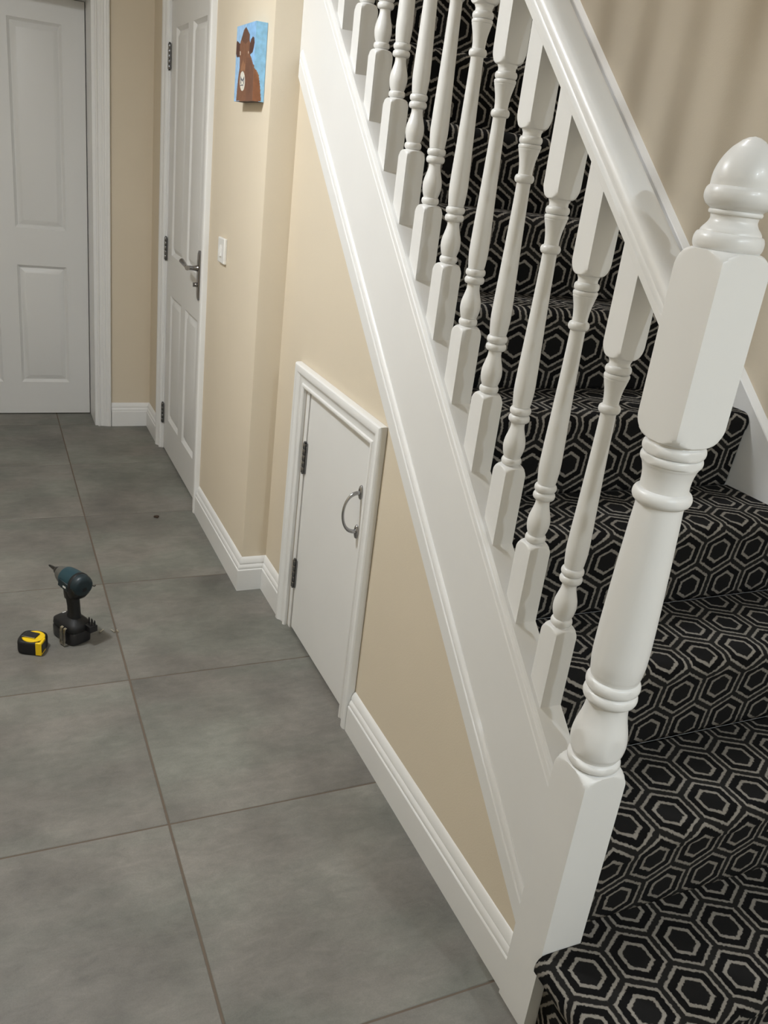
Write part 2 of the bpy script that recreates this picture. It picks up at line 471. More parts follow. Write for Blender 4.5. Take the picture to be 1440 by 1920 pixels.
def weld(o):
    bm = bmesh.new(); bm.from_mesh(o.data)
    bmesh.ops.remove_doubles(bm, verts=bm.verts, dist=1e-5)
    bmesh.ops.recalc_face_normals(bm, faces=bm.faces)
    bm.to_mesh(o.data); bm.free()
    o.data.shade_smooth(); o.data.set_sharp_from_angle(angle=math.radians(20))
    return o

# far door
d1 = empty('door_1', ((D1X0+D1X1)/2, 3.2, 0))
struct(d1, 'white four-panel door closing the far end of the hall')
off1 = d1.location
def rel(o, root):
    o.parent = root; o.matrix_parent_inverse = Matrix.Translation(-Vector(root.location)); return o
W1 = D1X1-D1X0
rel(weld(leaf_mesh(W1, DT-0.005, four_panels(W1), 0.04, lambda u, v, n: (D1X0+u, 3.2-n, v+0.005)).build('door_leaf', DOORW)), d1)
b = MB()
b.box(D1X0-0.034, D1X0-0.003, YF-0.0, 3.26, 0, 2.011); b.box(D1X1+0.004, D1X1+0.044, YF-0.0, 3.26, 0, 2.011); b.box(D1X0-0.003, D1X1+0.004, YF-0.0, 3.26, DT+0.003, 2.011)
b.box(D1X0-0.003, D1X0+0.012, 3.242, 3.26, 0, DT+0.003)
rel(b.build('door_frame', WHITE, bevel=0.0015), d1)
b = MB()
b.sweep([(D1X0-0.016, 0), (D1X0-0.016, DT+0.012), (D1X1+0.018, DT+0.012), (D1X1+0.018, 0)], FL, lambda p, t: (p.x, YF-t, p.y), 1)
rel(b.build('architrave', WHITE, sharp=24), d1)

# side door (cupboard or toilet) with chrome furniture
XD = 0.462
d2 = empty('door_2', (XD, (D2Y0+D2Y1)/2, 0))
struct(d2, 'white four-panel side door with dark lever handle and three hinges')
W2 = D2Y1-D2Y0
rel(weld(leaf_mesh(W2, DT-0.008, four_panels(W2), 0.038, lambda u, v, n: (XD-n, D2Y0+u, v+0.008)).build('door_leaf', DOORW)), d2)
b = MB()
b.box(WA-0.001, WA+0.099, D2Y0-0.03, D2Y0-0.003, 0, 2.011); b.box(WA-0.001, WA+0.099, D2Y1+0.003, D2Y1+0.03, 0, 2.011); b.box(WA-0.001, WA+0.099, D2Y0-0.003, D2Y1+0.003, DT+0.003, 2.011)
rel(b.build('door_frame', WHITE, bevel=0.0015), d2)
b = MB()
b.sweep([(D2Y1+0.012, 0), (D2Y1+0.012, DT+0.012), (D2Y0-0.012, DT+0.012), (D2Y0-0.012, 0)], AR, lambda p, t: (WA-t, p.x, p.y), -1)
rel(b.build('architrave', WHITE, sharp=24), d2)
def hinge(x, y, z0, z1, root, r=0.0062):
    b = MB()
    n = 5; h = (z1-z0)/n
    for i in range(n):
        a, c = z0+i*h+0.0006, z0+(i+1)*h-0.0006
        b.lathe([(a, r*.86), (a+.0012, r), (c-.0012, r), (c, r*.86)], x, y, 14)
    b.lathe([(z1, r*.5), (z1+.002, r*.75), (z1+.004, r*.6), (z1+.005, .0005)], x, y, 12)
    b.lathe([(z0-.005, .0005), (z0-.004, r*.6), (z0-.002, r*.75), (z0, r*.5)], x, y, 12)
    b.box(x+0.001, x+0.0045, y-0.013, y+0.012, z0, z1)
    return rel(b.build('hinge', HINGE, sharp=40), root)
for z0 in (1.722, 0.928, 0.138): hinge(XD-0.008, D2Y1+0.0015, z0, z0+0.100, d2)
# lever handle on long back plate
b = MB()
yp = D2Y0+0.084
out = []
for k in range(40):
    t = 2*math.pi*k/40
    sx = 0.019*math.copysign(abs(math.cos(t))**0.7, math.cos(t)); sz = 0.097*math.copysign(abs(math.sin(t))**0.35, math.sin(t))
    out.append((yp+sx, 0.962+sz))
ins = lambda s: [((p[0]-yp)*s+yp, (p[1]-0.962)*(0.5+s/2)+0.962) for p in out]
b.loft([[(XD, p[0], p[1]) for p in out], [(XD-0.006, p[0], p[1]) for p in out], [(XD-0.009, p[0], p[1]) for p in ins(.82)], [(XD-0.010, p[0], p[1]) for p in ins(.6)]])
hp = rel(b.build('handle_plate', DARKCHROME, sharp=40), d2)
b = MB()
zl = 0.990
b.tube([(XD-0.008, yp, zl), (XD-0.016, yp, zl), (XD-0.030, yp, zl), (XD-0.050, yp, zl)], [.014, .0105, .0085, .0090], 16)
pts, rad = [], []
for i in range(13):
    t = i/12
    pts.append((XD-0.052+0.006*math.sin(t*3.1), yp-0.008+0.112*t, zl+0.012*t*t-0.004*math.sin(t*3.14)))
    rad.append(0.0095-0.0022*math.sin(t*3.1)+0.001*t)
b.tube(pts, rad, 14)
rel(b.build('lever', DARKCHROME, sharp=50), d2)
b = MB()
b.tube([(XD-0.008, yp, 0.926), (XD-0.016, yp, 0.926), (XD-0.020, yp, 0.926)], [.0085, .0085, .006], 14)
b.box(XD-0.026, XD-0.018, yp-0.003, yp+0.003, 0.918, 0.934)
rel(b.build('thumb_turn', DARKCHROME, sharp=40), d2)

# hatch door of the under-stairs cupboard
d3 = empty('door_3', (WS, (HY0+HY1)/2, 0))
struct(d3, 'small plain white cupboard door under the stairs with bow pull handle')
XH = 0.547
boxl = MB(); boxl.box(XH, XH+0.022, HY0+0.004, HY1-0.026, 0.008, HZ-0.006)
rel(boxl.build('door_leaf', WHITE, bevel=0.0018), d3)
b = MB()
b.box(XH-0.004, XH+0.05, HY1-0.023, HY1+0.004, 0, HZ); b.box(XH+0.024, XH+0.05, HY0-0.004, HY0+0.02, 0, HZ); b.box(XH+0.001, XH+0.05, HY0+0.003, HY1-0.023, HZ-0.003, HZ+0.01)
rel(b.build('door_frame', WHITE, bevel=0.001), d3)
b = MB()
b.box(XH+0.055, XH+0.06, HY0-0.02, HY1+0.02, 0, HZ+0.02)
rel(b.build('cupboard_back', SHADOWGAP), d3)
b = MB()
b.sweep([(HY1, 0), (HY1, HZ), (HY0, HZ), (HY0, 0)], AR, lambda p, t: (WS-t-0.001, p.x, p.y), -1)
rel(b.build('architrave', WHITE, sharp=24), d3)
for z0 in (0.555, 0.158): hinge(XH-0.006, HY1-0.0245, z0, z0+0.097, d3, 0.0062)
yh = 0.342
b = MB()
for zz in (0.664, 0.551):
    rr = [[(XH-d, yh+0.0105*s*math.cos(2*math.pi*k/24), zz+0.020*s*math.sin(2*math.pi*k/24)) for k in range(24)] for d, s in ((0, 1), (.003, 1), (.0055, .86), (.0065, .45))]
    b.loft(rr)
pts, rad = [], []
for i in range(25):
    a = math.pi*i/24
    pts.append((XH-0.004-0.042*math.sin(a)**0.8, yh, 0.6075+0.0555*math.cos(a)))
    rad.append(0.0036+0.0022*abs(math.cos(a))**4)
b.tube(pts, rad, 14)
rel(b.build('pull_handle', CHROME, sharp=45), d3)

# ------------------------------------------------------------------ staircase
stair = empty('staircase', (1.0, Y0, 0))
tag(stair, 'white painted wooden staircase rising away from the hall, with moulded outer string', 'staircase')
yz = lambda x: (lambda y, o: (x, y, o+SL*y))
def slope_sweep(prof, y0, y1, vertical_end=True):
    """profile of (x, offset) swept along the slope, cut by vertical planes"""
    b = MB()
    b.loft([[(x, y, o+SL*y) for x, o in prof] for y in (y0, y1)])
    return b
STR = [(.535, .745), (.535, 1.026), (.5366, 1.0295), (.5366, 1.0325), (.5346, 1.0355), (.5342, 1.043), (.5350, 1.0475), (.5372, 1.0500), (.5374, 1.0530), (.5385, 1.0575), (.5420, 1.0605),
       (.5480, 1.0615), (.5900, 1.0615), (.5945, 1.0600), (.5960, 1.0560), (.5960, .745)]
o = slope_sweep(STR, NY+NW, YC-0.001).build('outer_string', WHITE, stair, sharp=25)
rel(o, stair)
TR = [(.541, .722), (.527, .722), (.5262, .7235), (.5262, .768), (.5272, .7705), (.5290, .7715), (.5290, .7745), (.5282, .777), (.5284, .784), (.5310, .791), (.5335, .794), (.536, .7945), (.541, .7945)]
rel(slope_sweep(TR, NY+NW, 1.052).build('string_moulding', WHITE, sharp=25), stair)
WSTR = [(1.437, .60), (1.437, 1.026), (1.4385, 1.030), (1.4400, 1.031), (1.4550, 1.042), (1.4550, .60)]
b = MB()
ya, yb = -0.985, 1.99
ring = []
for y in (-0.70, yb): ring.append([(x, y, o+SL*y) for x, o in WSTR])
b.loft(ring)
# plumb-cut foot of the wall string down to the floor
b.prism([(-0.985, 0), (-0.70, 0), (-0.70, 1.026-SL*.70), (-0.985, 1.026-SL*.985)], yzx, 1.437, 1.4548)
rel(b.build('wall_string', WHITE, sharp=25), stair)
NST = 13
for k in range(2, NST+1):
    yk, zk = Y0+(k-1)*GO, (k-1)*RISE
    b = MB()
    xa, xb = 0.5965, 1.4365
    b.box(xa, xb, yk-0.006, yk+GO+0.020, zk+RISE-0.034, zk+RISE-0.010)          # tread
    b.box(xa, xb, yk+0.002, yk+0.016, zk-0.008, zk+RISE-0.034)                   # riser
    rel(b.build('step', WHITE), stair)
b = MB()
b.box(.607, 1.4365, Y0+0.034, Y0+GO+0.02, 0.0, RISE-0.012); b.box(.562, .607, Y0+0.034, NY-0.006, 0, RISE-0.012)
rel(b.build('step', WHITE), stair)

# ------------------------------------------------------------------ stair carpet (every step its own fitted piece)
carpet = empty('stair_carpet', (1.0, Y0, 0))
tag(carpet, 'black stair carpet with a taupe double hexagon pattern, fitted over every step', 'carpet')
HEX = 0.109
PH = {2: (.698, .050), 3: (.905, .032), 4: (1.154, .040), 5: (.904, .077), 6: (.957, .110)}
def uv_object(name, verts, faces, uvs, parent):
    me = bpy.data.meshes.new(name)
    me.from_pydata(verts, [], faces)
    ul = me.uv_layers.new(name='UVMap')
    for p in me.polygons:
        for li, co in zip(p.loop_indices, uvs[p.index]): ul.data[li].uv = co
    me.materials.append(CARPET)
    me.shade_smooth(); me.set_sharp_from_angle(angle=math.radians(50))
    o = bpy.data.objects.new(name, me); COL.objects.link(o)
    return rel(o, parent)
for k in range(2, NST+1):
    yk, zk = Y0+(k-1)*GO, (k-1)*RISE
    zt = zk+RISE
    pr = [(yk-.0015, zk-.004), (yk-.004, zk+.010), (yk-.008, zk+.060), (yk-.013, zk+.115), (yk-.0175, zk+.150)]
    R = 0.0275
    cy, czc = yk-.022+R, zt-R
    pr += [(yk-.0208, zt-.040)]
    for i in range(9):
        a = math.pi - i*math.pi/2/8
        pr.append((cy+R*math.cos(a), czc+R*math.sin(a)))
    pr += [(yk+.06, zt+.0006), (yk+.13, zt), (yk+GO-.012, zt-.0005), (yk+GO-.003, zt-.004)]
    L = [0]
    for i in range(1, len(pr)): L.append(L[-1]+math.dist(pr[i], pr[i-1]))
    u0, v0 = PH.get(k, (.957+.021*(k-6), (.110+.043*(k-6)) % .0944))
    xs = [.5975, .600] + [.60+i*(1.434-.60)/24 for i in range(1, 24)] + [1.434, 1.4362]
    nv = len(pr); verts, faces, uvs = [], [], []
    for i, x in enumerate(xs):
        e = 0.006 if i in (0, len(xs)-1) else 0.0
        for j, (y, z) in enumerate(pr):
            wob = 0.0012*math.sin(x*23+k*1.7+j) if 0 < j < nv-1 else 0
            # inward normal push on side edges -> rolled edges
            verts.append((x, y+wob*.6+e*.8*(1 if j < 12 else 0), z+wob*.5-e*.8*(1 if j > 8 else 0)))
    f = lambda i, j: i*nv+j
    cu = lambda i, j: ((xs[i]-u0)/HEX, (L[j]-v0)/HEX)
    for i in range(len(xs)-1):
        for j in range(nv-1):
            faces.append((f(i, j), f(i+1, j), f(i+1, j+1), f(i, j+1))); uvs.append([cu(i, j), cu(i+1, j), cu(i+1, j+1), cu(i, j+1)])
    o = uv_object('carpet_step', verts, faces, uvs, carpet)
    md = o.modifiers.new('pile', 'SOLIDIFY'); md.thickness = 0.008; md.offset = -1
# bottom step wraps round the newel
rings = []
base = lambda i: [(.507+i, Y0-.022+i), (1.4362, Y0-.022+i), (1.4362, Y0+GO-.002), (.6065, Y0+GO-.002), (.6065, NY-.001), (.507+i, NY-.001)]
prof = [(.040, .001), (.038, .05), (.036, .140), (.026, .149), (.006, .1555), (.0015, .163), (0, .173), (.0015, .183), (.006, .1915), (.013, .1962), (.022, RISE), (.050, RISE+.0005)]
L = [0]
for i in range(1, len(prof)): L.append(L[-1]+math.dist(prof[i], prof[i-1]))
LT = L[-1]
verts, faces, uvs = [], [], []
for (i, z) in prof: verts += [(x, y, z) for x, y in base(i)]
def seg(p0, p1, n):  # subdivisions not needed: flat edges
    return [p0, p1]
q = lambda x, y: ((x-.577)/HEX, (y+.768)/HEX)
for r in range(len(prof)-1):
    for j in range(6):
        k2 = (j+1) % 6
        ids = [(r, j), (r, k2), (r+1, k2), (r+1, j)]
        faces.append(tuple(a*6+c for a, c in ids))
        u = []
        for a, c in ids:
            x, y = base(prof[a][0])[c]
            drop = LT-L[a]
            if j == 0: u.append(q(x, base(prof[-1][0])[c][1]-drop))
            elif j == 5: u.append(q(base(prof[-1][0])[c][0]-drop, y))
            else: u.append(q(x+prof[a][1], y))
        uvs.append(u)
faces.append(tuple((len(prof)-1)*6+j for j in range(6)))
uvs.append([q(x, y) for x, y in base(prof[-1][0])])
faces.append(tuple(reversed(range(6)))); uvs.append([q(x, y) for x, y in reversed(base(prof[0][0]))])
uv_object('carpet_step', verts, faces, uvs, carpet)

# ------------------------------------------------------------------ banister: newel post, handrail, turned balusters
ban = empty('stair_banister', (NCX, NCY, 0))
tag(ban, 'white turned stair banister with acorn-topped newel post and sloping handrail', 'banister')
def interp(pts, n=5):
    """smooth (z, r) list by Catmull-Rom"""
    out = []
    for i in range(len(pts)-1):
        p0 = pts[max(i-1, 0)]; p1 = pts[i]; p2 = pts[i+1]; p3 = pts[min(i+2, len(pts)-1)]
        for k in range(n):
            t = k/n
            r = 0.5*((2*p1[1]) + (-p0[1]+p2[1])*t + (2*p0[1]-5*p1[1]+4*p2[1]-p3[1])*t*t + (-p0[1]+3*p1[1]-3*p2[1]+p3[1])*t**3)
            out.append((p1[0]+(p2[0]-p1[0])*t, r))
    out.append(pts[-1]); return out
def torus(z0, z1, r0, r1, n=8):
    """half-round bead from z0 to z1, neck radius r0, crest r1"""
    return [(z0+(z1-z0)*(1-math.cos(math.pi*i/n))/2, r0+(r1-r0)*math.sin(math.pi*i/n)) for i in range(n+1)]
def shoulder(zc, zp, rc, ri, n=14):
    """quarter-round from corner radius rc at zc to inner radius ri at zp"""
    return [(zc+(zp-zc)*math.sin(math.pi/2*i/n), ri+(rc-ri)*math.cos(math.pi/2*i/n)) for i in range(n+1)]
H = NW/2; RC = H*math.sqrt(2)+0.0002
zr = [(0.0, RC), (0.28, RC)] + shoulder(.556, .585, RC, .0365)
zr += torus(.5855, .604, .0365, .0445)
zr += interp([(.604, .0385), (.616, .0438), (.634, .0460), (.655, .0432), (.678, .0375), (.697, .0345), (.711, .0350)], 5)
zr += torus(.7115, .7315, .0375, .0440)
zr += torus(.7320, .7535, .0375, .0440)
zr += interp([(.754, .0385), (.762, .0405), (.785, .0432), (.815, .0434), (.86, .0425), (.95, .0395), (1.02, .0365), (1.055, .0348)], 5)
zr += torus(1.0555, 1.0775, .0350, .0434)
zr += interp([(1.078, .0352), (1.088, .0352), (1.100, .0362), (1.112, .0392), (1.117, .0415)], 4)
zr += torus(1.1175, 1.1300, .0415, .0445)
zr += torus(1.1303, 1.1478, .0395, .0452)
zr += [(1.150, .0385)] + [(z, r) for z, r in reversed(shoulder(1.183, 1.151, RC, .0400))]
zr += [(1.28, RC)] + shoulder(1.383, 1.412, RC, .0400)
b = MB(); b.lathe(zr, NCX, NCY, 64, H)
npost = rel(b.build('newel_post', WHITE, sharp=32), ban)
zc = [(1.4105, .030)] + torus(1.4108, 1.4330, .0395, .0448) + interp([(1.4332, .0390), (1.437, .0375), (1.443, .0325), (1.449, .0298), (1.455, .0305)], 4) + torus(1.4552, 1.4610, .0320, .0340)
zc += interp([(1.4612, .0330), (1.466, .0395), (1.473, .0436), (1.480, .0443), (1.486, .0428), (1.4885, .0408)], 4)
zc += interp([(1.4890, .0398), (1.500, .0398), (1.512, .0372), (1.524, .0318), (1.535, .0240), (1.544, .0140), (1.5475, .0075), (1.549, .0008)], 5)
b = MB(); b.lathe(zc, NCX, NCY, 48)
o = b.build('newel_cap', WHITE, sharp=32)
o.parent = npost
npost['label'] = 'square and turned newel post at the foot of the stairs'
o['label'] = 'acorn cap of the newel post'
# baluster (one mesh, repeated)
BX, BY, BZ, BP, BQ, BH = .571, -.5033, .5889, .1197, .1065, .0225
RB = BH*math.sqrt(2)+.0001
zr = [(-.006, RB), (.06, RB)] + shoulder(.144, .163, RB, .0165, 12)
zr += torus(.1645, .1785, .0150, .0192)
zr += interp([(.1790, .0160), (.188, .0188), (.200, .0206), (.213, .0196), (.226, .0160), (.238, .0130), (.247, .0128)], 4)
zr += torus(.2475, .2620, .0150, .0200)
zr += torus(.2625, .2770, .0150, .0200)
zr += interp([(.2775, .0162), (.284, .0172), (.305, .0190), (.33, .0188), (.39, .0168), (.47, .0143), (.551, .0126)], 5)
zr += torus(.5515, .5660, .0128, .0178)
zr += interp([(.5665, .0128), (.575, .0130), (.590, .0150), (.604, .0184), (.608, .0196)], 4)
zr += torus(.6085, .6155, .0190, .0205, 6)
zr += torus(.6158, .6290, .0165, .0208)
zr += interp([(.6295, .0165), (.634, .0165), (.638, .0182)], 3)
zr += [(z, r) for z, r in reversed(shoulder(.665, .640, RB, .0190, 12))]
zr += [(.72, RB), (.8000, RB)]
b = MB(); b.lathe(zr, 0, 0, 40, BH)
# slope-cut top end following the underside of the handrail
for i, v in enumerate(b.v):
    if v[2] > .79: b.v[i] = (v[0], v[1], v[2]+SL*v[1]+.010)
bal = b.build('baluster', WHITE, sharp=32)
for k in range(13):
    o = bal if k == 0 else bal.copy()
    if k: COL.objects.link(o)
    o.parent = ban
    o.location = (BX-NCX, BY+k*BP-NCY, BZ+k*BQ)
# handrail
cs = math.cos(math.atan(SL))
HR = [(-.0290, 0), (-.0322, .0030), (-.0325, .0130), (-.0305, .0160), (-.0290, .0185), (-.0288, .0205), (-.0300, .0230), (-.0300, .0290), (-.0284, .0345), (-.0255, .0385), (-.0210, .0412), (-.0140, .0428), (-.0040, .0436)]
prof = HR + [(-x, z) for x, z in reversed(HR)]
HX, HO = .5665, 1.838
b = MB()
b.loft([[(HX+x, y, HO+z/cs+SL*y) for x, z in prof] for y in (NY+NW-.001, 1.30)])
rel(b.build('handrail', WHITE, sharp=30), ban)

# ------------------------------------------------------------------ picture on the hall wall
def inside(p, poly):
    x, y = p; r = False
    for i in range(len(poly)):
        (x1, y1), (x2, y2) = poly[i], poly[i-1]
        if (y1 > y) != (y2 > y) and x < (x2-x1)*(y-y1)/(y2-y1)+x1: r = not r
    return r
def fu(px, py):      # zoomed photo pixel -> (u, v) on the canvas front
    xl = 185-35*(py-250)/1370; xr = 505-45*(py-130)/1470
    u = (px-xl)/(xr-xl); yt = 255-125*u; yb = 1625-20*u
    return (u, (yb-py)/(yb-yt))
def su(px, py):      # side of the canvas
    xl = 505-45*(py-130)/1470; xr = 735-65*(py-170)/1480
    u = (px-xl)/(xr-xl); yt = 130+40*u; yb = 1605+45*u
    return (u, (yb-py)/(yb-yt))
BODY = [fu(*p) for p in ((340, 245), (365, 300), (402, 380), (400, 480), (415, 560), (410, 745), (432, 800), (462, 920), (520, 985), (520, 1640), (188, 1610), (198, 1450), (215, 1200), (238, 1000), (240, 850), (233, 760), (238, 560), (258, 480), (285, 380), (305, 300))]
EARR = [fu(*p) for p in ((452, 412), (474, 430), (481, 520), (468, 620), (452, 700), (412, 745), (396, 690), (402, 560), (425, 460))]
EARL = [fu(*p) for p in ((188, 505), (215, 530), (240, 560), (236, 800), (190, 808), (172, 740), (165, 640), (172, 560))]
MUZZ = [fu(*p) for p in ((340, 245), (402, 380), (398, 480), (330, 560), (262, 480), (290, 370))]
LIGHT1 = [fu(*p) for p in ((300, 850), (330, 930), (330, 1050), (250, 1050), (270, 940))]
STRIPE = [fu(*p) for p in ((350, 800), (420, 800), (462, 1000), (455, 1600), (350, 1600), (335, 1100))]
SHLD = [su(*p) for p in ((470, 975), (530, 1040), (572, 1130), (600, 1340), (622, 1620), (440, 1640), (440, 975))]
TAGP = [fu(290+44*math.cos(t*math.pi/10), 1240+185*math.sin(t*math.pi/10)) for t in range(20)]
MARK = [[fu(*p) for p in q_] for q_ in (((259, 1155), (269, 1155), (270, 1292), (259, 1292)), ((311, 1155), (321, 1155), (318, 1290), (308, 1290)), ((264, 1160), (290, 1215), (316, 1160), (316, 1195), (290, 1255), (264, 1200)), ((256, 1312), (310, 1300), (310, 1322), (256, 1334)))]
EYES = [[fu(*p) for p in q_] for q_ in (((238, 690), (254, 690), (254, 760), (240, 765)), ((376, 680), (390, 690), (388, 725), (377, 725)))]
def front_col(u, v):
    p = (u, v)
    for q_ in MARK:
        if inside(p, q_): return (.10, .11, .14)
    if inside(p, TAGP): return (.72, .70, .62)
    for q_ in EYES:
        if inside(p, q_): return (.62, .52, .42)
    if inside(p, EARR) or inside(p, EARL): return (.085, .035, .025)
    if inside(p, MUZZ): return (.13, .060, .038)
    if inside(p, LIGHT1): return (.30, .145, .075)
    if inside(p, BODY):
        if inside(p, STRIPE): return (.165, .075, .045)
        return (.21, .095, .052)
    return (.27, .50, .80) if u > .5 else (.33, .54, .80)
def side_col(u, v):
    if inside((u, v), SHLD): return (.28, .115, .055) if v < .42-.3*u else (.33, .15, .075)
    return (.30, .60, .88)
PY0, PY1, PZ0, PZ1, PXF = 1.140, 1.352, 1.584, 1.790, 0.4205
verts, faces, cols, mis = [], [], [], []
NG, NS = 150, 24
def gridface(n, m, fn, cf):
    b0 = len(verts)
    for i in range(n+1):
        for j in range(m+1): verts.append(fn(i/n, j/m))
    for i in range(n):
        for j in range(m):
            a = b0+i*(m+1)+j
            faces.append((a, a+m+1, a+m+2, a+1)); cols.append(cf((i+.5)/n, (j+.5)/m)); mis.append(0)
XB = WA-0.001
gridface(NG, NG, lambda u, v: (PXF, PY1-(PY1-PY0)*u, PZ0+(PZ1-PZ0)*v), front_col)
gridface(NS, NG, lambda u, v: (PXF+(XB-PXF)*u, PY0, PZ0+(PZ1-PZ0)*v), side_col)
b0 = len(verts)
verts += [(x, y, z) for x in (PXF, XB) for y in (PY0, PY1) for z in (PZ0, PZ1)]
for fc, mi in (((2, 6, 7, 3), 0), ((1, 3, 7, 5), 0), ((0, 4, 6, 2), 1), ((4, 5, 7, 6), 1)):
    faces.append(tuple(b0+i for i in fc)); cols.append((.30, .56, .85) if mi == 0 else (.1, .07, .055)); mis.append(mi)
me = bpy.data.meshes.new('canvas_painting')
me.from_pydata(verts, [], faces)
ca = me.color_attributes.new('paint', 'FLOAT_COLOR', 'CORNER')
me.materials.append(PAINT); me.materials.append(CANVASB)
for p in me.polygons:
    p.material_index = mis[p.index]
    for li in p.loop_indices: ca.data[li].color = (*cols[p.index], 1)
bm = bmesh.new(); bm.from_mesh(me); bmesh.ops.remove_doubles(bm, verts=bm.verts, dist=1e-5); bmesh.ops.recalc_face_normals(bm, faces=bm.faces); bm.to_mesh(me); bm.free()
pic = bpy.data.objects.new('canvas_painting', me); COL.objects.link(pic)
tag(pic, 'small square canvas painting of a brown dog on a blue background, on the hall wall', 'painting')

# ------------------------------------------------------------------ light switch
sw = empty('light_switch', (WA, 1.530, 1.111))
tag(sw, 'white single rocker light switch on the cream wall beside the side door', 'light switch')
b = MB()
def plate(h, d): return [(-d, y, z) for y, z in ((-h, -h), (h, -h), (h, h), (-h, h))]
b.loft([plate(.042, 0), plate(.043, .003), plate(.043, .009), plate(.0405, .0115)])
b.build('switch_plate', PLASTIC, sw, bevel=.0015)
b = MB()
b.add([(-.0116, -.012, -.019), (-.0116, .012, -.019), (-.0116, .012, .019), (-.0116, -.012, .019), (-.0175, -.0115, -.018), (-.0175, .0115, -.018), (-.0125, .0115, .018), (-.0125, -.0115, .018)],
      [(0, 1, 2, 3), (4, 5, 6, 7), (0, 1, 5, 4), (1, 2, 6, 5), (2, 3, 7, 6), (3, 0, 4, 7)])
b.build('rocker', PLASTIC, sw, bevel=.0008)

# ------------------------------------------------------------------ impact driver standing on its battery
ANG = math.radians(118)
drv = empty('impact_driver', (-.130, .868, 0), ANG)
tag(drv, 'black and dark teal cordless impact driver standing upright on its battery', 'power tool')
def sell(cx, cz, hx, hy, z=None, e=3.2, n=28, zfun=None):
    """superellipse ring in the horizontal plane at height cz"""
    ring = []
    for i in range(n):
        t = 2*math.pi*i/n
        c, s = math.cos(t), math.sin(t)
        ring.append((cx+hx*math.copysign(abs(c)**(2/e), c), hy*math.copysign(abs(s)**(2/e), s), cz))
    return ring
b = MB()
b.loft([sell(.006, 0, .052, .034, e=5), sell(.006, .004, .056, .037, e=5), sell(.006, .034, .057, .038, e=5), sell(.006, .040, .054, .036, e=5)])
b.box(.060, .066, -.014, .014, .012, .030)
b.build('battery', BLACKS, drv, sharp=40)
b = MB()
b.loft([sell(.004, .041, .054, .036, e=4.5), sell(.004, .046, .058, .0385, e=4.5), sell(.003, .060, .058, .0385, e=4), sell(.000, .068, .050, .034, e=3.4), sell(-.004, .074, .036, .026, e=3), sell(-.007, .080, .026, .020, e=2.6)])
b.build('battery_mount', BLACKP, drv, sharp=40)
b = MB()
b.loft([sell(-.008, .078, .024, .0185, e=2.4), sell(-.009, .095, .0205, .0170, e=2.4), sell(-.0075, .115, .0200, .0168, e=2.4), sell(-.004, .135, .0215, .0172, e=2.4), sell(.001, .155, .0250, .0180, e=2.4), sell(.004, .170, .030, .0195, e=2.4), sell(.004, .182, .034, .021, e=2.4)])
b.build('grip', BLACKP, drv, sharp=40)
def xl(prof, zc, n=28, sy=1.0, mi=0):
    m = MB()
    m.loft([[(x, r*sy*math.cos(2*math.pi*i/n), zc+r*math.sin(2*math.pi*i/n)) for i in range(n)] for x, r in prof])
    return m
ZC = .203
xl([(.026, .0305), (.012, .0325), (-.012, .0335), (-.030, .0335), (-.031, .0300)], ZC).build('motor_housing', TEAL, drv, sharp=40)
xl([(-.029, .0325), (-.032, .0348), (-.040, .0350), (-.043, .0338)], ZC).build('rubber_band', BLACKP, drv, sharp=40)
xl([(-.042, .0335), (-.055, .0330), (-.0615, .0305), (-.0650, .0260), (-.0660, .0180), (-.0662, .004)], ZC).build('rear_cap', NAVY, drv, sharp=40)
b = MB()
b.loft([sell(-.016, .150, .016, .017, e=2.4), sell(-.026, .160, .026, .024, e=2.4), sell(-.032, .174, .031, .030, e=2.4), sell(-.034, .190, .0325, .0345, e=2.6), sell(-.034, .200, .0325, .0350, e=2.6)])
b.build('rear_grip_bulge', BLACKP, drv, sharp=40)
b = MB(); b.tube([(-.058, -.030, .196), (-.064, -.034, .194), (-.068, -.036, .198)], .0016, 8)
b.build('loop_hook', BITM, drv)
xl([(.024, .0310), (.030, .0300), (.046, .0255), (.058, .0205), (.064, .0150), (.065, .010)], ZC).build('nose_cone', GREYM, drv, sharp=40)
for s in (-1, 1):
    b = MB()
    b.loft([[(x, s*(.0315+d), ZC+z) for x, z in ((.020, -.016), (-.028, -.022), (-.030, .004), (.014, .010))] for d in (-.004, .0035)])
    b.build('side_panel', NAVY, drv, bevel=.002)
for s in (-1, 1):
    b = MB(); b.box(-.022, -.008, min(s*.0348, s*.0356), max(s*.0348, s*.0356), ZC-.012, ZC-.006)
    b.build('white_marking', WHITEP, drv)
b = MB(); b.box(.036, .046, -.006, .006, .0690, .0705)
b.build('white_marking', WHITEP, drv)
xl([(.062, .0115), (.066, .0125), (.078, .0115), (.082, .0085), (.083, .006)], ZC, 20).build('chuck', BLACKS, drv, sharp=40)
xl([(.080, .0055), (.100, .0055), (.103, .0045), (.112, .0040), (.118, .0028), (.121, .0008)], ZC, 8).build('driver_bit', BITM, drv, sharp=30)
b = MB()
b.loft([[(x, y, z) for x, y in ((.016+o_, -.009), (.033+o_, -.007), (.033+o_, .007), (.016+o_, .009))] for z, o_ in ((.128, -.002), (.140, .002), (.158, .004), (.170, .004))])
b.build('trigger', BLACKS, drv, bevel=.002)
b = MB()   # steel belt clip on the side
pts = [(-.020, .041, .062), (-.020, .046, .060), (-.020, .0485, .048), (-.020, .0485, .020), (-.020, .0510, .008)]
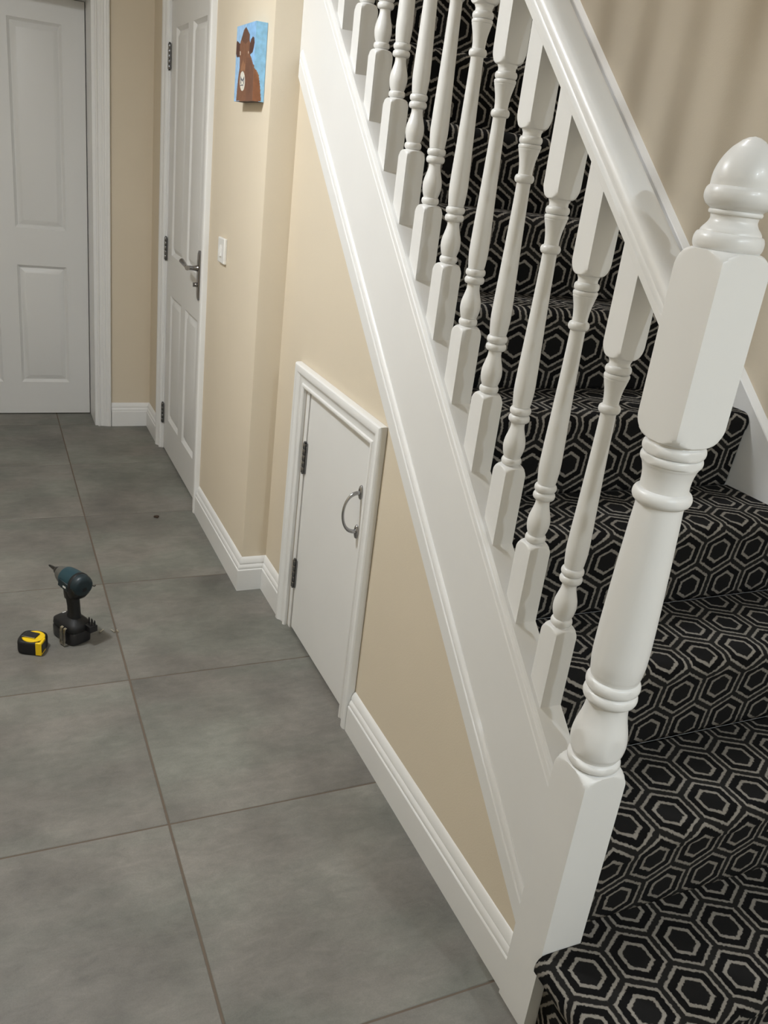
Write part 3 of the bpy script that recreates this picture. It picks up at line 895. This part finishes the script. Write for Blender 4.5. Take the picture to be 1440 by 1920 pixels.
for i in range(len(pts)-1):
    p, r_ = pts[i], pts[i+1]
    for xo in (-.014, .002):
        b.add([(p[0]+xo, p[1], p[2]), (p[0]+xo+.010, p[1], p[2]), (r_[0]+xo+.010, r_[1], r_[2]), (r_[0]+xo, r_[1], r_[2]),
               (p[0]+xo, p[1]+.0015, p[2]), (p[0]+xo+.010, p[1]+.0015, p[2]), (r_[0]+xo+.010, r_[1]+.0015, r_[2]), (r_[0]+xo, r_[1]+.0015, r_[2])],
              [(0, 1, 2, 3), (4, 7, 6, 5), (0, 4, 5, 1), (1, 5, 6, 2), (2, 6, 7, 3), (3, 7, 4, 0)])
b.box(-.034, -.008, .0490, .0505, .004, .016)
b.build('belt_clip', SCREWM, drv)
b = MB()   # bit holder with a row of bits at the heel
b.box(-.078, -.050, -.034, -.008, .046, .066)
for i in range(4):
    b.lathe([(.064, .0028), (.078+.003*(i % 2), .0028), (.084+.003*(i % 2), .0010)], -.074+.0075*i, -.027+.004*(i % 2), 8)
b.build('bit_holder', BLACKS, drv, bevel=.0015)

# ------------------------------------------------------------------ tape measure lying on its side
tp = empty('tape_measure', (-.247, .828, 0), math.radians(-24))
tag(tp, 'yellow and black retractable tape measure lying flat on the grey tile', 'tape measure')
def dshape(s=1.0, n=40, dx=0):
    ring = []
    for i in range(n):
        t = 2*math.pi*i/n
        c, s_ = math.cos(t), math.sin(t)
        e = 2/3.4 if not (c > 0 and s_ < 0) else 2/7.0
        ring.append((dx+.0385*s*math.copysign(abs(c)**e, c), .0375*s*math.copysign(abs(s_)**e, s_)))
    return ring
b = MB()
b.loft([[(x, y, z) for x, y in dshape(s)] for s, z in ((.90, 0), (.97, .003), (1.0, .010), (1.0, .034), (.97, .040), (.90, .0425), (.80, .0430))])
b.build('rubber_case', BLACKP, tp, sharp=40)
b = MB()
b.loft([[(.004+.0325*s*math.cos(2*math.pi*i/36), -.002+.0310*s*math.sin(2*math.pi*i/36), z) for i in range(36)] for s, z in ((1, .040), (1, .0445), (.95, .0460), (.3, .0465))])
b.build('yellow_face', YELLOW, tp, sharp=40)
b = MB()   # yellow mouth corner framing the blade slot
b.loft([[(x, y, z) for x, y in ((.022, -.0384), (.0394, -.0384), (.0394, -.002), (.034, -.002), (.031, -.030), (.022, -.033))] for z in (.003, .0445)])
b.build('yellow_mouth', YELLOW, tp, bevel=.0015)
b = MB()
b.box(.0385, .0412, -.035, -.006, .011, .038); b.v = [(x, y, z) for x, y, z in b.v]
b.build('blade_slot', BLACKS, tp, bevel=.0008)
b = MB()
b.loft([[(x, y, z) for x, y in ((-.026, -.013), (.014, -.019), (.019, .010), (-.021, .018))] for z in (.0462, .0500)])
b.build('clip', BLACKS, tp, bevel=.001)
b = MB()
b.loft([[(x, y, z) for x, y in ((-.0265, -.0145), (.0140, -.0206), (.0143, -.0180), (-.0262, -.0120))] for z in (.0460, .0505)])
b.build('clip_edge', CHROME, tp)

# ------------------------------------------------------------------ loose screws and crumb
def screw(loc, ang, label, L_=.022):
    o = MB()
    o.loft([[(x, r*math.cos(2*math.pi*i/10), .0032+r*math.sin(2*math.pi*i/10)) for i in range(10)] for x, r in
            [(0, .0030), (.0008, .0032), (.003, .0015)] + [(.003+(L_-.006)*k/10, .0017 if k % 2 else .0012) for k in range(11)] + [(L_, .0002)]])
    s = o.build('screw', SCREWM, sharp=30, loc=loc, rotz=ang)
    return tag(s, label, 'screw', 'loose screws beside the driver')
screw((-.050, .875, 0), math.radians(52), 'small zinc screw lying nearest the impact driver, left of the grout line')
screw((-.006, .868, 0), math.radians(120), 'small zinc screw lying with its point away from the grout line, middle of three')
screw((.004, .866, .0), math.radians(98), 'small zinc screw lying on the grout line, farthest from the driver', .016)
b = MB()
for (cx, cy, cz, r) in ((0, 0, .005, .007), (.007, .004, .004, .005), (-.006, .003, .004, .005), (.003, -.006, .0035, .0045)):
    rings = []
    for i in range(1, 6):
        a = math.pi*i/6
        rings.append([(cx+r*math.sin(a)*math.cos(k*math.pi/4)*random.uniform(.75, 1.2), cy+r*math.sin(a)*math.sin(k*math.pi/4)*random.uniform(.75, 1.2), cz-cz*math.cos(a)) for k in range(8)])
    b.loft(rings)
tag(b.build('debris_crumb', CRUMB, sharp=60, loc=(.276, 1.742, 0)), 'tiny dark brown crumb lying alone on the tiles near the side door', 'debris')
